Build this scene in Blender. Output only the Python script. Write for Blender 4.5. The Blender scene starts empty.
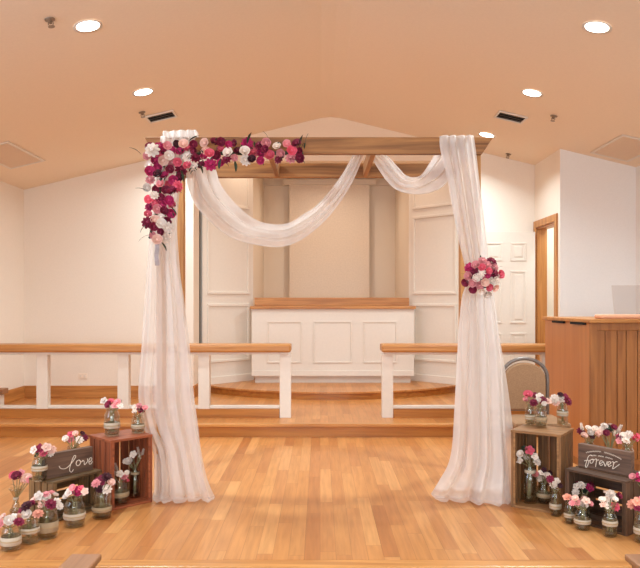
import bpy, math, random
from mathutils import Vector, Matrix
random.seed(7)
PI = math.pi
col = bpy.context.scene.collection
sc = bpy.context.scene
F = 720.0; HZ = 303.0; CX = 320.0; EYE = 1.32

def P(px, py, Y):
    return Vector(((px-CX)*Y/F, Y, EYE-(py-HZ)*Y/F))
def onz(px, py, z=0.0):
    Y = F*(EYE-z)/(py-HZ)
    return Vector(((px-CX)*Y/F, Y, z))

# ------------------------------------------------------------ materials
def lin(c):
    r = []
    for v in c:
        v = v/255.0
        r.append(v/12.92 if v <= .04045 else ((v+.055)/1.055)**2.4)
    return (r[0], r[1], r[2], 1.0)

def newmat(name):
    m = bpy.data.materials.new(name); m.use_nodes = True
    nt = m.node_tree
    for n in list(nt.nodes): nt.nodes.remove(n)
    out = nt.nodes.new('ShaderNodeOutputMaterial')
    return m, nt, out

def N(nt, t, **kw):
    n = nt.nodes.new(t)
    for k, v in kw.items():
        if k in n.inputs.keys(): n.inputs[k].default_value = v
        else: setattr(n, k, v)
    return n

def ramp(nt, stops):
    r = nt.nodes.new('ShaderNodeValToRGB')
    while len(r.color_ramp.elements) < len(stops): r.color_ramp.elements.new(.5)
    for e, (p, c) in zip(r.color_ramp.elements, stops):
        e.position = p; e.color = c
    return r

def plain(name, c, rough=.6, bump=0.0, scale=40, var=.04, spec=.4, metal=0.0):
    m, nt, out = newmat(name)
    b = N(nt, 'ShaderNodeBsdfPrincipled'); b.inputs['Roughness'].default_value = rough
    b.inputs['Specular IOR Level'].default_value = spec; b.inputs['Metallic'].default_value = metal
    tc = N(nt, 'ShaderNodeTexCoord'); no = N(nt, 'ShaderNodeTexNoise'); no.inputs['Scale'].default_value = scale
    nt.links.new(tc.outputs['Object'], no.inputs['Vector'])
    L = lin(c); a = tuple(max(0, v*(1-var)) for v in L[:3])+(1,); d = tuple(min(1, v*(1+var)) for v in L[:3])+(1,)
    r = ramp(nt, [(.3, a), (.7, d)])
    nt.links.new(no.outputs['Fac'], r.inputs['Fac']); nt.links.new(r.outputs['Color'], b.inputs['Base Color'])
    if bump:
        bp = N(nt, 'ShaderNodeBump'); bp.inputs['Strength'].default_value = bump; bp.inputs['Distance'].default_value = .002
        nt.links.new(no.outputs['Fac'], bp.inputs['Height']); nt.links.new(bp.outputs['Normal'], b.inputs['Normal'])
    nt.links.new(b.outputs['BSDF'], out.inputs['Surface'])
    return m

def wood(name, c1, c2, axis=0, rough=.4, fine=22, world=False):
    """grain runs along axis (0 x, 1 y, 2 z) of the object"""
    m, nt, out = newmat(name)
    b = N(nt, 'ShaderNodeBsdfPrincipled'); b.inputs['Roughness'].default_value = rough
    tc = N(nt, 'ShaderNodeTexCoord'); mp = N(nt, 'ShaderNodeMapping')
    s = [fine]*3; s[axis] = fine*.06
    mp.inputs['Scale'].default_value = s
    oi = N(nt, 'ShaderNodeObjectInfo')
    ad = N(nt, 'ShaderNodeVectorMath', operation='ADD')
    nt.links.new(tc.outputs['Object'], ad.inputs[0])
    ml = N(nt, 'ShaderNodeMath', operation='MULTIPLY'); ml.inputs[1].default_value = 7.0
    nt.links.new(oi.outputs['Random'], ml.inputs[0]); nt.links.new(ml.outputs[0], ad.inputs[1])
    nt.links.new(ad.outputs[0], mp.inputs['Vector'])
    n1 = N(nt, 'ShaderNodeTexNoise'); n1.inputs['Scale'].default_value = 1.0; n1.inputs['Detail'].default_value = 6
    n1.inputs['Distortion'].default_value = 1.2
    nt.links.new(mp.outputs[0], n1.inputs['Vector'])
    r = ramp(nt, [(.32, lin(c1)), (.68, lin(c2))])
    nt.links.new(n1.outputs['Fac'], r.inputs['Fac']); nt.links.new(r.outputs['Color'], b.inputs['Base Color'])
    nt.links.new(b.outputs['BSDF'], out.inputs['Surface'])
    return m

def floorwood(name, w, length, tones, rough=.33, alongx=False):
    m, nt, out = newmat(name)
    b = N(nt, 'ShaderNodeBsdfPrincipled'); b.inputs['Roughness'].default_value = rough
    tc = N(nt, 'ShaderNodeTexCoord'); sp = N(nt, 'ShaderNodeSeparateXYZ')
    nt.links.new(tc.outputs['Object'], sp.inputs[0])
    A, B = ('Y', 'X') if alongx else ('X', 'Y')
    def M(op, a, v=None, c=None):
        n = N(nt, 'ShaderNodeMath', operation=op)
        for i, q in enumerate((a, v, c)):
            if q is None: continue
            if isinstance(q, (int, float)): n.inputs[i].default_value = q
            else: nt.links.new(q, n.inputs[i])
        return n.outputs[0]
    xs = M('DIVIDE', sp.outputs[A], w); xi = M('FLOOR', xs); xf = M('FRACT', xs)
    wn = N(nt, 'ShaderNodeTexWhiteNoise', noise_dimensions='1D'); nt.links.new(xi, wn.inputs['W'])
    yo = M('ADD', M('DIVIDE', sp.outputs[B], length), M('MULTIPLY', wn.outputs['Value'], 13.7))
    yi = M('FLOOR', yo); yf = M('FRACT', yo)
    cb = N(nt, 'ShaderNodeCombineXYZ'); nt.links.new(xi, cb.inputs[0]); nt.links.new(yi, cb.inputs[1])
    w2 = N(nt, 'ShaderNodeTexWhiteNoise', noise_dimensions='2D'); nt.links.new(cb.outputs[0], w2.inputs['Vector'])
    r = ramp(nt, [(i/(len(tones)-1), lin(t)) for i, t in enumerate(tones)])
    nt.links.new(w2.outputs['Value'], r.inputs['Fac'])
    mp = N(nt, 'ShaderNodeMapping'); mp.inputs['Scale'].default_value = (3, 45, 1) if alongx else (45, 3, 1)
    av = N(nt, 'ShaderNodeVectorMath', operation='ADD'); nt.links.new(tc.outputs['Object'], av.inputs[0])
    nt.links.new(w2.outputs['Color'], av.inputs[1]); nt.links.new(av.outputs[0], mp.inputs['Vector'])
    no = N(nt, 'ShaderNodeTexNoise'); no.inputs['Scale'].default_value = 1.0; no.inputs['Detail'].default_value = 4
    nt.links.new(mp.outputs[0], no.inputs['Vector'])
    g = ramp(nt, [(.3, (.86, .82, .78, 1)), (.65, (1.06, 1.06, 1.06, 1))]); nt.links.new(no.outputs['Fac'], g.inputs['Fac'])
    mx = N(nt, 'ShaderNodeMix', data_type='RGBA', blend_type='MULTIPLY'); mx.inputs[0].default_value = 1
    nt.links.new(r.outputs['Color'], mx.inputs[6]); nt.links.new(g.outputs['Color'], mx.inputs[7])
    # narrow seams between the boards
    e1 = M('LESS_THAN', xf, .03); e2 = M('LESS_THAN', yf, .004)
    e = M('MAXIMUM', e1, e2)
    m2 = N(nt, 'ShaderNodeMix', data_type='RGBA', blend_type='MULTIPLY')
    nt.links.new(M('MULTIPLY', e, .55), m2.inputs[0]); nt.links.new(mx.outputs[2], m2.inputs[6]); m2.inputs[7].default_value = (.5, .38, .28, 1)
    nt.links.new(m2.outputs[2], b.inputs['Base Color'])
    nt.links.new(b.outputs['BSDF'], out.inputs['Surface'])
    return m

def sheer(name, c, opac):
    m, nt, out = newmat(name)
    d = N(nt, 'ShaderNodeBsdfDiffuse'); d.inputs['Color'].default_value = lin(c)
    t = N(nt, 'ShaderNodeBsdfTranslucent'); t.inputs['Color'].default_value = lin(c)
    a = N(nt, 'ShaderNodeMixShader'); a.inputs[0].default_value = .4
    nt.links.new(d.outputs[0], a.inputs[1]); nt.links.new(t.outputs[0], a.inputs[2])
    tr = N(nt, 'ShaderNodeBsdfTransparent')
    x = N(nt, 'ShaderNodeMixShader')
    tc = N(nt, 'ShaderNodeTexCoord'); no = N(nt, 'ShaderNodeTexNoise'); no.inputs['Scale'].default_value = 3.0
    mr = N(nt, 'ShaderNodeMapRange'); mr.inputs['To Min'].default_value = opac-.07; mr.inputs['To Max'].default_value = opac+.07
    mp = N(nt, 'ShaderNodeMapping'); mp.inputs['Scale'].default_value = (6, 6, .4)
    nt.links.new(tc.outputs['Object'], mp.inputs[0]); nt.links.new(mp.outputs[0], no.inputs['Vector'])
    nt.links.new(no.outputs['Fac'], mr.inputs['Value']); nt.links.new(mr.outputs[0], x.inputs[0])
    nt.links.new(tr.outputs[0], x.inputs[1]); nt.links.new(a.outputs[0], x.inputs[2])
    nt.links.new(x.outputs[0], out.inputs['Surface'])
    return m

def thinglass(name, tint, gl=.12, rough=.05):
    m, nt, out = newmat(name)
    tr = N(nt, 'ShaderNodeBsdfTransparent'); tr.inputs['Color'].default_value = tint
    g = N(nt, 'ShaderNodeBsdfGlossy'); g.inputs['Roughness'].default_value = rough; g.inputs['Color'].default_value = (.9, .9, .86, 1)
    fr = N(nt, 'ShaderNodeLayerWeight'); fr.inputs['Blend'].default_value = .5
    pw_ = N(nt, 'ShaderNodeMath', operation='POWER'); pw_.inputs[1].default_value = 2.6; nt.links.new(fr.outputs['Facing'], pw_.inputs[0])
    sc2 = N(nt, 'ShaderNodeMath', operation='MULTIPLY'); sc2.inputs[1].default_value = .6; nt.links.new(pw_.outputs[0], sc2.inputs[0])
    ad = N(nt, 'ShaderNodeMath', operation='ADD'); ad.inputs[1].default_value = gl
    nt.links.new(sc2.outputs[0], ad.inputs[0])
    x = N(nt, 'ShaderNodeMixShader'); nt.links.new(ad.outputs[0], x.inputs[0])
    nt.links.new(tr.outputs[0], x.inputs[1]); nt.links.new(g.outputs[0], x.inputs[2])
    nt.links.new(x.outputs[0], out.inputs['Surface'])
    return m

def emit(name, c, s):
    m, nt, out = newmat(name)
    e = N(nt, 'ShaderNodeEmission'); e.inputs['Color'].default_value = c; e.inputs['Strength'].default_value = s
    nt.links.new(e.outputs[0], out.inputs['Surface'])
    return m

def petal(name, c):
    m, nt, out = newmat(name)
    b = N(nt, 'ShaderNodeBsdfPrincipled'); b.inputs['Roughness'].default_value = .7
    oi = N(nt, 'ShaderNodeObjectInfo')
    L = lin(c)
    r = ramp(nt, [(0, tuple(v*.78 for v in L[:3])+(1,)), (1, tuple(min(1, v*1.2) for v in L[:3])+(1,))])
    nt.links.new(oi.outputs['Random'], r.inputs['Fac']); nt.links.new(r.outputs['Color'], b.inputs['Base Color'])
    nt.links.new(b.outputs[0], out.inputs['Surface'])
    return m

MT = {}
MT['wall'] = plain('cream_wall_paint', (238, 226, 212), .85, .15, 60, .015, .2)
MT['wallw'] = plain('white_wall_paint', (238, 234, 230), .85, .15, 60, .015, .2)
MT['ceil'] = plain('ceiling_paint', (240, 221, 198), .9, .1, 50, .015, .1)
MT['white'] = plain('white_trim_paint', (228, 217, 204), .5, 0, 30, .015)
MT['oak_x'] = wood('oak_grain_across', (166, 104, 48), (202, 140, 76), 0)
MT['oak_y'] = wood('oak_grain_deep', (166, 104, 48), (202, 140, 76), 1)
MT['oak_z'] = wood('oak_grain_up', (166, 104, 48), (202, 140, 76), 2)
MT['riser'] = wood('oak_riser', (158, 94, 38), (192, 126, 58), 0, .35, 14)
MT['pod_side'] = wood('podium_smooth_veneer', (182, 116, 66), (194, 128, 74), 2, .4, 10)
MT['pod_front'] = wood('podium_front_oak', (138, 82, 34), (170, 108, 52), 2, .4, 20)
MT['beam'] = wood('stained_pine_across', (116, 72, 38), (184, 128, 74), 0, .6, 18)
MT['beam_y'] = wood('stained_pine_deep', (136, 90, 50), (186, 132, 80), 1, .6, 18)
MT['beam_z'] = wood('pine_up', (160, 104, 52), (206, 150, 88), 2, .6, 18)
MT['crate_red'] = wood('red_stained_crate', (110, 52, 28), (158, 82, 46), 2, .6, 30)
MT['crate_redx'] = wood('red_stained_crate_ends', (122, 58, 32), (168, 90, 52), 0, .6, 30)
MT['crate_nat'] = wood('brown_crate', (98, 64, 36), (148, 104, 62), 2, .65, 30)
MT['crate_natx'] = wood('brown_crate_ends', (122, 82, 46), (170, 122, 74), 0, .65, 30)
MT['crate_dark'] = wood('dark_crate', (66, 44, 30), (104, 72, 48), 0, .65, 30)
MT['crate_darkz'] = wood('dark_crate_ends', (70, 48, 34), (106, 74, 50), 2, .65, 30)
MT['crate_ol'] = wood('weathered_crate', (74, 54, 34), (128, 96, 58), 0, .65, 30)
MT['crate_olz'] = wood('weathered_crate_ends', (98, 72, 44), (150, 114, 72), 2, .65, 30)
MT['sign'] = wood('walnut_sign', (78, 56, 44), (122, 92, 74), 0, .6, 26)
MT['signdark'] = plain('dark_sign_edge', (34, 28, 26), .6)
MT['letter'] = plain('cream_paint_lettering', (238, 222, 204), .6)
MT['floor'] = floorwood('maple_strip_floor', .083, .95, [(172, 106, 54), (202, 138, 78), (188, 124, 66), (212, 152, 92), (180, 112, 58)])
MT['floor2'] = floorwood('oak_step_floor', .083, .95, [(182, 118, 62), (200, 136, 76), (190, 126, 68), (206, 144, 84)])
MT['nose'] = wood('oak_nosing', (180, 116, 56), (210, 148, 82), 0, .32, 16)
MT['nave'] = plain('nave_carpet', (120, 88, 66), .95)
MT['sheer'] = sheer('white_sheer_voile', (240, 231, 224), .64)
MT['sheer2'] = sheer('white_sheer_voile_thick', (242, 234, 228), .78)
MT['glass'] = thinglass('jar_glass', (.91, .90, .86, 1), .05)
MT['glass_thick'] = thinglass('jar_glass_base', (.76, .75, .70, 1), .06, .15)
MT['acryl'] = thinglass('clear_acrylic', (.93, .91, .9, 1), .05)
MT['burlap'] = plain('burlap_lace', (166, 142, 112), .95, .6, 300, .2)
MT['lace'] = plain('white_lace', (194, 176, 154), .95, .6, 300, .15)
MT['twine'] = plain('jute_twine', (176, 146, 108), .95, .4, 200, .2)
MT['stem'] = plain('stem_green', (142, 134, 96), .8, 0, 60, .25)
MT['leaf'] = plain('dark_leaf', (56, 66, 48), .7, 0, 60, .3)
MT['ribbon'] = plain('grey_ribbon', (168, 152, 150), .5)
MT['frame'] = plain('taupe_metal', (124, 112, 104), .35, 0, 30, .05, .6, .3)
MT['uphol'] = plain('tan_upholstery', (160, 124, 92), .95, .5, 160, .14)
MT['metal'] = plain('brass_sprinkler', (150, 130, 110), .4, 0, 30, .05, .6, .6)
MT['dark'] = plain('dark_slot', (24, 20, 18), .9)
MT['grille'] = plain('ceiling_grille', (230, 206, 180), .8, 0, 300, .06)
MT['screen'] = plain('screen_fabric', (238, 222, 204), .9)
MT['recess'] = plain('recess_paint', (240, 226, 208), .85, .1, 60, .015, .2)
MT['peach'] = plain('peach_cloth', (222, 162, 128), .8)
MT['plate'] = plain('outlet_plate', (240, 224, 206), .4)
MT['lamp'] = emit('lamp_lens', (1, .93, .84, 1), 9)
MT['newel'] = wood('dull_brown_wood', (138, 92, 58), (164, 114, 76), 1, .5, 12)
BL = {'b': petal('burgundy_petal', (128, 22, 54)), 'm': petal('magenta_petal', (184, 36, 92)), 'c': petal('coral_pink_petal', (226, 92, 112)),
      'p': petal('pink_petal', (232, 148, 150)), 'l': petal('blush_petal', (240, 192, 174)), 'w': petal('cream_petal', (238, 218, 204)),
      'd': petal('dark_wine_petal', (70, 22, 32)), 'g': MT['leaf'], 'e': petal('peach_petal', (238, 160, 134))}

# ------------------------------------------------------------ mesh helpers
class MB:
    def __init__(s): s.v = []; s.f = []
    def add(s, vs, fs):
        o = len(s.v); s.v += [tuple(v) for v in vs]; s.f += [tuple(i+o for i in f) for f in fs]; return s
    def box(s, x0, x1, y0, y1, z0, z1):
        vs = [(x0,y0,z0),(x1,y0,z0),(x1,y1,z0),(x0,y1,z0),(x0,y0,z1),(x1,y0,z1),(x1,y1,z1),(x0,y1,z1)]
        return s.add(vs, [(0,3,2,1),(4,5,6,7),(0,1,5,4),(1,2,6,5),(2,3,7,6),(3,0,4,7)])
    def prism(s, poly, z0, z1):
        n = len(poly); vs = [(x,y,z0) for x,y in poly]+[(x,y,z1) for x,y in poly]
        return s.add(vs, [tuple(range(n-1,-1,-1)), tuple(range(n,2*n))]+[(i,(i+1)%n,n+(i+1)%n,n+i) for i in range(n)])
    def prism_y(s, poly, y0, y1):
        n = len(poly); vs = [(x,y0,z) for x,z in poly]+[(x,y1,z) for x,z in poly]
        return s.add(vs, [tuple(range(n)), tuple(range(2*n-1,n-1,-1))]+[(i,n+i,n+(i+1)%n,(i+1)%n) for i in range(n)])
    def lathe(s, prof, seg=20, c=(0,0,0), close=False):
        vs = []; fs = []
        for r, z in prof:
            for k in range(seg):
                a = 2*PI*k/seg; vs.append((c[0]+r*math.cos(a), c[1]+r*math.sin(a), c[2]+z))
        for i in range(len(prof)-1):
            for k in range(seg):
                k2 = (k+1)%seg; fs.append((i*seg+k, i*seg+k2, (i+1)*seg+k2, (i+1)*seg+k))
        return s.add(vs, fs)
    def tube(s, pts, r, seg=8, cap=True):
        pts = [Vector(p) for p in pts]; n = len(pts)
        rs = r if isinstance(r, (list, tuple)) else [r]*n
        vs = []; fs = []; up = None
        for i, p in enumerate(pts):
            d = (pts[min(i+1,n-1)]-pts[max(i-1,0)])
            if d.length < 1e-9: d = Vector((0,0,1))
            d.normalize()
            if up is None:
                up = Vector((0,0,1)) if abs(d.z) < .9 else Vector((1,0,0))
            a = d.cross(up)
            if a.length < 1e-6: a = d.cross(Vector((0,1,0)))
            a.normalize(); b = a.cross(d).normalized(); up = b
            for k in range(seg):
                t = 2*PI*k/seg; vs.append(p+(a*math.cos(t)+b*math.sin(t))*rs[i])
        for i in range(n-1):
            for k in range(seg):
                k2 = (k+1)%seg; fs.append((i*seg+k, i*seg+k2, (i+1)*seg+k2, (i+1)*seg+k))
        if cap: fs += [tuple(range(seg-1,-1,-1)), tuple(range((n-1)*seg, n*seg))]
        return s.add(vs, fs)
    def xf(s, M):
        s.v = [tuple(M @ Vector(v)) for v in s.v]; return s
    def mesh(s, name, mat, smooth=False):
        me = bpy.data.meshes.new(name); me.from_pydata(s.v, [], s.f); me.materials.append(mat)
        me.validate(); me.update()
        if smooth:
            for p in me.polygons: p.use_smooth = True
        return me
    def build(s, name, mat, parent=None, bevel=0.0, smooth=False, loc=None, rz=0.0):
        o = bpy.data.objects.new(name, s.mesh(name, mat, smooth)); col.objects.link(o)
        if parent: o.parent = parent
        if loc is not None: o.location = loc
        if rz: o.rotation_euler.z = rz
        if bevel:
            b = o.modifiers.new('bevel', 'BEVEL'); b.width = bevel; b.segments = 2; b.limit_method = 'ANGLE'
        return o

def tag(o, label=None, cat=None, group=None, kind=None):
    if label: o['label'] = label
    if cat: o['category'] = cat
    if group: o['group'] = group
    if kind: o['kind'] = kind
    return o
def thing(name, label, cat, loc=(0,0,0), rz=0.0, group=None):
    o = bpy.data.objects.new(name, None); col.objects.link(o); o.location = loc; o.rotation_euler.z = rz
    o.empty_display_size = .1
    return tag(o, label, cat, group)
def struct(name, mb, m, bevel=0.0, smooth=False):
    return tag(mb.build(name, m, None, bevel, smooth), kind='structure')
def box(x0, x1, y0, y1, z0, z1): return MB().box(x0, x1, y0, y1, z0, z1)

# ------------------------------------------------------------ the room
XL, XR = -3.71, 3.54; YB = 9.02; XJ, YJ = 2.69, 8.07
AX0, AX1 = -1.585, 1.89; L1, L2 = .13, .23; YREAR = -5.0
RX, RZ, SL = .13, 3.66, .24
def cz(x): return RZ-SL*abs(x-RX)
NF = -.36
struct('floor', box(XL, XR, 3.70, 7.12, -.05, 0), MT['floor'])
struct('trim_1', box(XL, XR, 3.60, 3.70, -.03, .002), MT['nose'], .008)                 # stage nosing
struct('wall_stage_front', box(XL, XR, 3.66, 3.72, NF, -.03), MT['riser'])
struct('floor_nave', box(XL, XR, YREAR, 3.66, NF-.05, NF), MT['nave'])
struct('floor_step', box(XL, XR, 7.12, 12.1, -.02, L1), MT['floor2'])
struct('trim_2', box(XL, XR, 7.06, 7.16, L1-.028, L1+.003), MT['nose'], .006)
struct('trim_3', box(XL, XR, 7.09, 7.12, 0, L1-.028), MT['riser'])
# curved altar platform
cxp, cyp, R = .155, 8.83+2.2, 2.2
arc = []
for k in range(41):
    a = -PI/2+(k-20)/20*.86; arc.append((cxp+R*math.cos(a), cyp+R*math.sin(a)))
def arc_off(d): return [(cxp+(R+d)*math.cos(-PI/2+(k-20)/20*.86), cyp+(R+d)*math.sin(-PI/2+(k-20)/20*.86)) for k in range(41)]
struct('floor_altar_platform', MB().prism(arc+[(1.86, 12.1), (-1.56, 12.1)], L1, L2-.02), MT['riser'])
struct('floor_altar_platform_deck', MB().prism(arc_off(.025)+[(1.86, 12.1), (-1.56, 12.1)], L2-.02, L2), MT['floor2'])
# walls
tk = .12
struct('wall_left', box(XL-tk, XL, YREAR, YB+tk, NF, 4.0), MT['wall'])
OH = 3.10
struct('wall_back_left', MB().prism_y([(XL, 0), (AX0, 0), (AX0, cz(AX0)+.1), (XL, cz(XL)+.1)], YB, YB+.42), MT['wall'])
struct('wall_back_header', MB().prism_y([(AX0, OH), (AX1, OH), (AX1, cz(AX1)+.1), (RX, RZ+.1), (AX0, cz(AX0)+.1)], YB, YB+.42), MT['ceil'])
struct('wall_back_right', MB().prism_y([(AX1, 0), (XJ+tk, 0), (XJ+tk, cz(XJ)+.1), (AX1, cz(AX1)+.1)], YB, YB+.42), MT['wall'])
# jog wall with the door opening, and the wall facing the room
DY0, DY1, DZ = 8.22, 8.93, 2.25
mb = MB().box(XJ, XJ+tk, YJ, DY0, 0, 3.2).box(XJ, XJ+tk, DY1, YB, 0, 3.2).box(XJ, XJ+tk, DY0, DY1, DZ, 3.2)
struct('wall_jog', mb, MT['wall'])
struct('wall_right_front', box(XJ+tk, XR+tk, YJ, YJ+tk, 0, 3.2), MT['wallw'])
struct('wall_right_front_end', box(XJ, XJ+tk, YJ-.004, YJ, 0, 3.2), MT['wallw'])
struct('wall_right', box(XR, XR+tk, YREAR, YJ, NF, 4.0), MT['wallw'])
struct('wall_rear', box(XL, XR, YREAR-tk, YREAR, NF, 4.2), MT['wall'])
# small room behind the door
struct('wall_passage', MB().box(3.6, 3.7, YJ+tk, YB+.42, 0, 3.0).box(XJ+tk, 3.7, YB+.3, YB+.42, 0, 3), MT['wall'])
struct('ceiling_passage', box(XJ+tk, 3.7, YJ+tk, YB+.42, 2.95, 3.05), MT['ceil'])
# alcove
struct('wall_alcove_side_left', box(AX0-.25, AX0-.2, YB+.42, 10.0, 0, 3.6), MT['wall'])  # added behind the gap to keep light from leaking in
struct('wall_alcove_side_right', box(AX1+.2, AX1+.25, YB+.42, 10.0, 0, 3.6), MT['wall'])
struct('trim_4', box(AX0-.2, AX0-.02, YB+.43, YB+.47, L1, 3.4), MT['dark'])  # dark strip standing in for the shade inside the narrow gap
struct('ceiling_alcove', box(AX0-.25, AX1+.25, YB+.42, 12.2, 3.5, 3.6), MT['wall'])
RA0, RA1 = -.945, 1.255
struct('wall_recess_left', box(RA0-.08, RA0, 10.17, 12.05, 0, 3.5), MT['recess'])
struct('wall_recess_right', box(RA1, RA1+.08, 10.17, 12.05, 0, 3.5), MT['recess'])
struct('wall_recess_back', box(RA0, RA1, 12.05, 12.15, 0, 3.5), MT['recess'])
struct('trim_5', box(RA0, RA1, 12.0, 12.05, 3.28, 3.40), MT['white'])

def angled(name, x0, y0, x1, y1):
    d = Vector((x1-x0, y1-y0, 0)); L = d.length; a = math.atan2(d.y, d.x)
    w = tag(MB().box(0, L, 0, .06, L1, 3.5).build(name, MT['white'], None, loc=(x0, y0, 0), rz=a), kind='structure')
    def ring(z0, z1, i):
        m = .075; t = .035
        mb = MB()
        mb.box(m, L-m, -.018, 0, z0, z0+t).box(m, L-m, -.018, 0, z1-t, z1).box(m, m+t, -.018, 0, z0+t, z1-t).box(L-m-t, L-m, -.018, 0, z0+t, z1-t)
        mb.build('panel_moulding', MT['white'], w, .005)
    ring(.52, 1.31, 0); ring(1.44, 2.53, 1); ring(2.63, 3.35, 2)
    MB().box(0, L, -.02, 0, L2, L2+.1).build('baseboard', MT['white'], w, .004)
    return w
angled('wall_alcove_panelled_left', -1.555, 9.52, RA0, 10.17)
angled('wall_alcove_panelled_right', RA1, 10.17, 1.87, 9.52)

# ceiling : gable with its ridge along the room
tk2 = .1
struct('ceiling', MB().prism_y([(XL-tk, cz(XL-tk)), (RX-.12, RZ-.024), (RX, RZ-.014), (RX+.12, RZ-.024), (XR+tk+.3, cz(XR+tk+.3)),
       (XR+tk+.3, cz(XR+tk+.3)+.1), (RX, RZ+.12), (XL-tk, cz(XL-tk)+.1)], YREAR, YB), MT['ceil'], smooth=False)
# baseboards
struct('baseboard_back_left', box(XL, AX0, YB-.02, YB, L1, L1+.155), MT['oak_x'], .004)
struct('baseboard_left', box(XL, XL+.02, 7.12, YB-.02, L1, L1+.155), MT['oak_y'], .004)
struct('baseboard_return_left', box(AX0, AX0+.018, YB-.02, YB+.42, L1, L1+.155), MT['oak_y'], .004)
struct('baseboard_return_right', box(AX1-.018, AX1, YB-.02, YB+.42, L1, L1+.155), MT['oak_y'], .004)
struct('baseboard_back_right', box(AX1, XJ, YB-.02, YB, L1, L1+.155), MT['oak_x'], .004)
struct('baseboard_left_front', box(XL, XL+.02, 3.7, 7.09, 0, .155), MT['oak_y'], .004)

# door opening casing
CW = .085
mb = MB().box(XJ-.022, XJ, DY0-CW, DY0, L1, DZ+CW).box(XJ-.022, XJ, DY1, DY1+CW-.005, L1, DZ+CW).box(XJ-.022, XJ, DY0, DY1, DZ, DZ+CW)
struct('trim_6', mb, MT['oak_z'], .004)
struct('trim_7', MB().box(XJ, XJ+tk, DY1-.02, DY1, L1, DZ).box(XJ, XJ+tk, DY0, DY0+.02, L1, DZ).box(XJ, XJ+tk, DY0+.02, DY1-.02, DZ-.02, DZ), MT['oak_z'])
# open six panel door, leaf folded back against the back wall
dw, dh, dt = .72, 2.06, .04
DX1, DYF = XJ-.03, 8.90
door = tag(box(DX1-dw, DX1, DYF, DYF+dt, L1+.01, L1+.01+dh).build('door_1', MT['white'], None, .002), kind='structure')
pw = (dw-.11*2-.1)/2
for cxi in (0, 1):
    x0 = DX1-dw+.11+cxi*(pw+.1); x1 = x0+pw
    for z0, z1 in ((.30, .86), (.98, 1.63), (1.75, 1.98)):
        z0 += L1-.04; z1 += L1-.04; t = .022
        mb = MB().box(x0, x1, DYF-.008, DYF, z0, z0+t).box(x0, x1, DYF-.008, DYF, z1-t, z1).box(x0, x0+t, DYF-.008, DYF, z0+t, z1-t).box(x1-t, x1, DYF-.008, DYF, z0+t, z1-t)
        mb.box(x0+.05, x1-.05, DYF-.007, DYF, z0+.05, z1-.05)
        mb.build('door_panel', MT['white'], door, .003)
MB().lathe([(0,0),(.012,0),(.012,.03),(.028,.04),(.03,.055),(.02,.068),(0,.07)], 14).xf(Matrix.Translation((DX1-dw+.06, DYF, 1.05)) @ Matrix.Rotation(PI/2, 4, 'X')).build('door_handle', MT['metal'], door, smooth=True)

# unseen rear windows, added as soft front fill from behind the camera
for i, (x0, x1) in enumerate(((-2.9, -1.1), (-.8, 1.0), (1.3, 3.1))):
    w = tag(box(x0, x1, YREAR-.005, YREAR+.03, .5, 2.7).build('window_%d' % (i+1), MT['white'], None), kind='structure')
    MB().box(x0+.06, x1-.06, YREAR+.031, YREAR+.036, .56, 2.64).build('window_pane', MT['plate'], w)

# outlet
o = thing('wall_outlet', 'small cream outlet plate low on the back wall at left', 'outlet', (-2.97, YB-.006, .405))
box(-.055, .055, 0, .006, -.035, .035).build('cover_plate', MT['plate'], o, .002)
for dx in (-.025, .025): box(dx-.012, dx+.012, -.003, 0, -.014, .014).build('socket', MT['white'], o)

# ------------------------------------------------------------ ceiling fittings
def ceil_thing(name, label, cat, x, y, group=None):
    o = thing(name, label, cat, (x, y, cz(x)), 0, group)
    o.rotation_euler = (0, math.atan(SL) if x > RX else -math.atan(SL), 0)
    return o
CANC = (.82, .97, 1.02)
def can_light(x, y, label, power=24):
    o = ceil_thing('recessed_light', label, 'ceiling light', x, y, 'recessed ceiling lights')
    MB().lathe([(.078,-.002),(.1,-.008),(.1,0)], 32).build('trim_ring', MT['white'], o, smooth=True)
    MB().lathe([(.0005,-.0035),(.079,-.0035)], 32).build('lamp_lens', MT['lamp'], o)
    l = bpy.data.lights.new('downlight', 'AREA'); l.shape = 'DISK'; l.size = .15; l.energy = power; l.color = CANC; l.spread = math.radians(150)
    lo = bpy.data.objects.new('downlight', l); col.objects.link(lo); lo.parent = o; lo.location = (0, 0, -.006)
    return o
can_light(-1.61, 4.995, 'larger left recessed downlight, near the upper left corner')
can_light(-1.61, 6.56, 'smaller left recessed downlight, beside the left ceiling vent')
can_light(1.918, 4.985, 'larger right recessed downlight, near the upper right corner')
can_light(1.926, 6.54, 'right recessed downlight just above the right ceiling vent')
can_light(1.90, 8.2, 'recessed downlight peeking over the right end of the arch beam')
# lamps of the same rows over the nave, behind the frame
def lamp_only(x, y, z, power, size=.15, color=None, rx=0, name='downlight', spread=150):
    l = bpy.data.lights.new(name, 'AREA'); l.shape = 'DISK'; l.size = size; l.energy = power; l.color = color or CANC; l.spread = math.radians(spread)
    lo = bpy.data.objects.new(name, l); col.objects.link(lo); lo.location = (x, y, z); lo.rotation_euler.x = rx
    return lo
for y in (3.43, 1.87, .3, -2.0):
    for x in (-1.61, 1.92): lamp_only(x, y, cz(x)-.03, 4 if y > 3 else 19)
lamp_only(-1.61, 8.3, cz(-1.61)-.03, 20)
for x in (-.9, 1.2): lamp_only(x, 9.75, 3.48, 3, color=(1, .84, .66))  # added lamps, hidden by the header, to brighten the alcove
lamp_only(.155, 10.9, 3.48, 9, color=(1, .86, .7))  # extra lamp put inside the deep recess to lighten it
lamp_only(3.2, 8.6, 2.9, 10)
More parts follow.
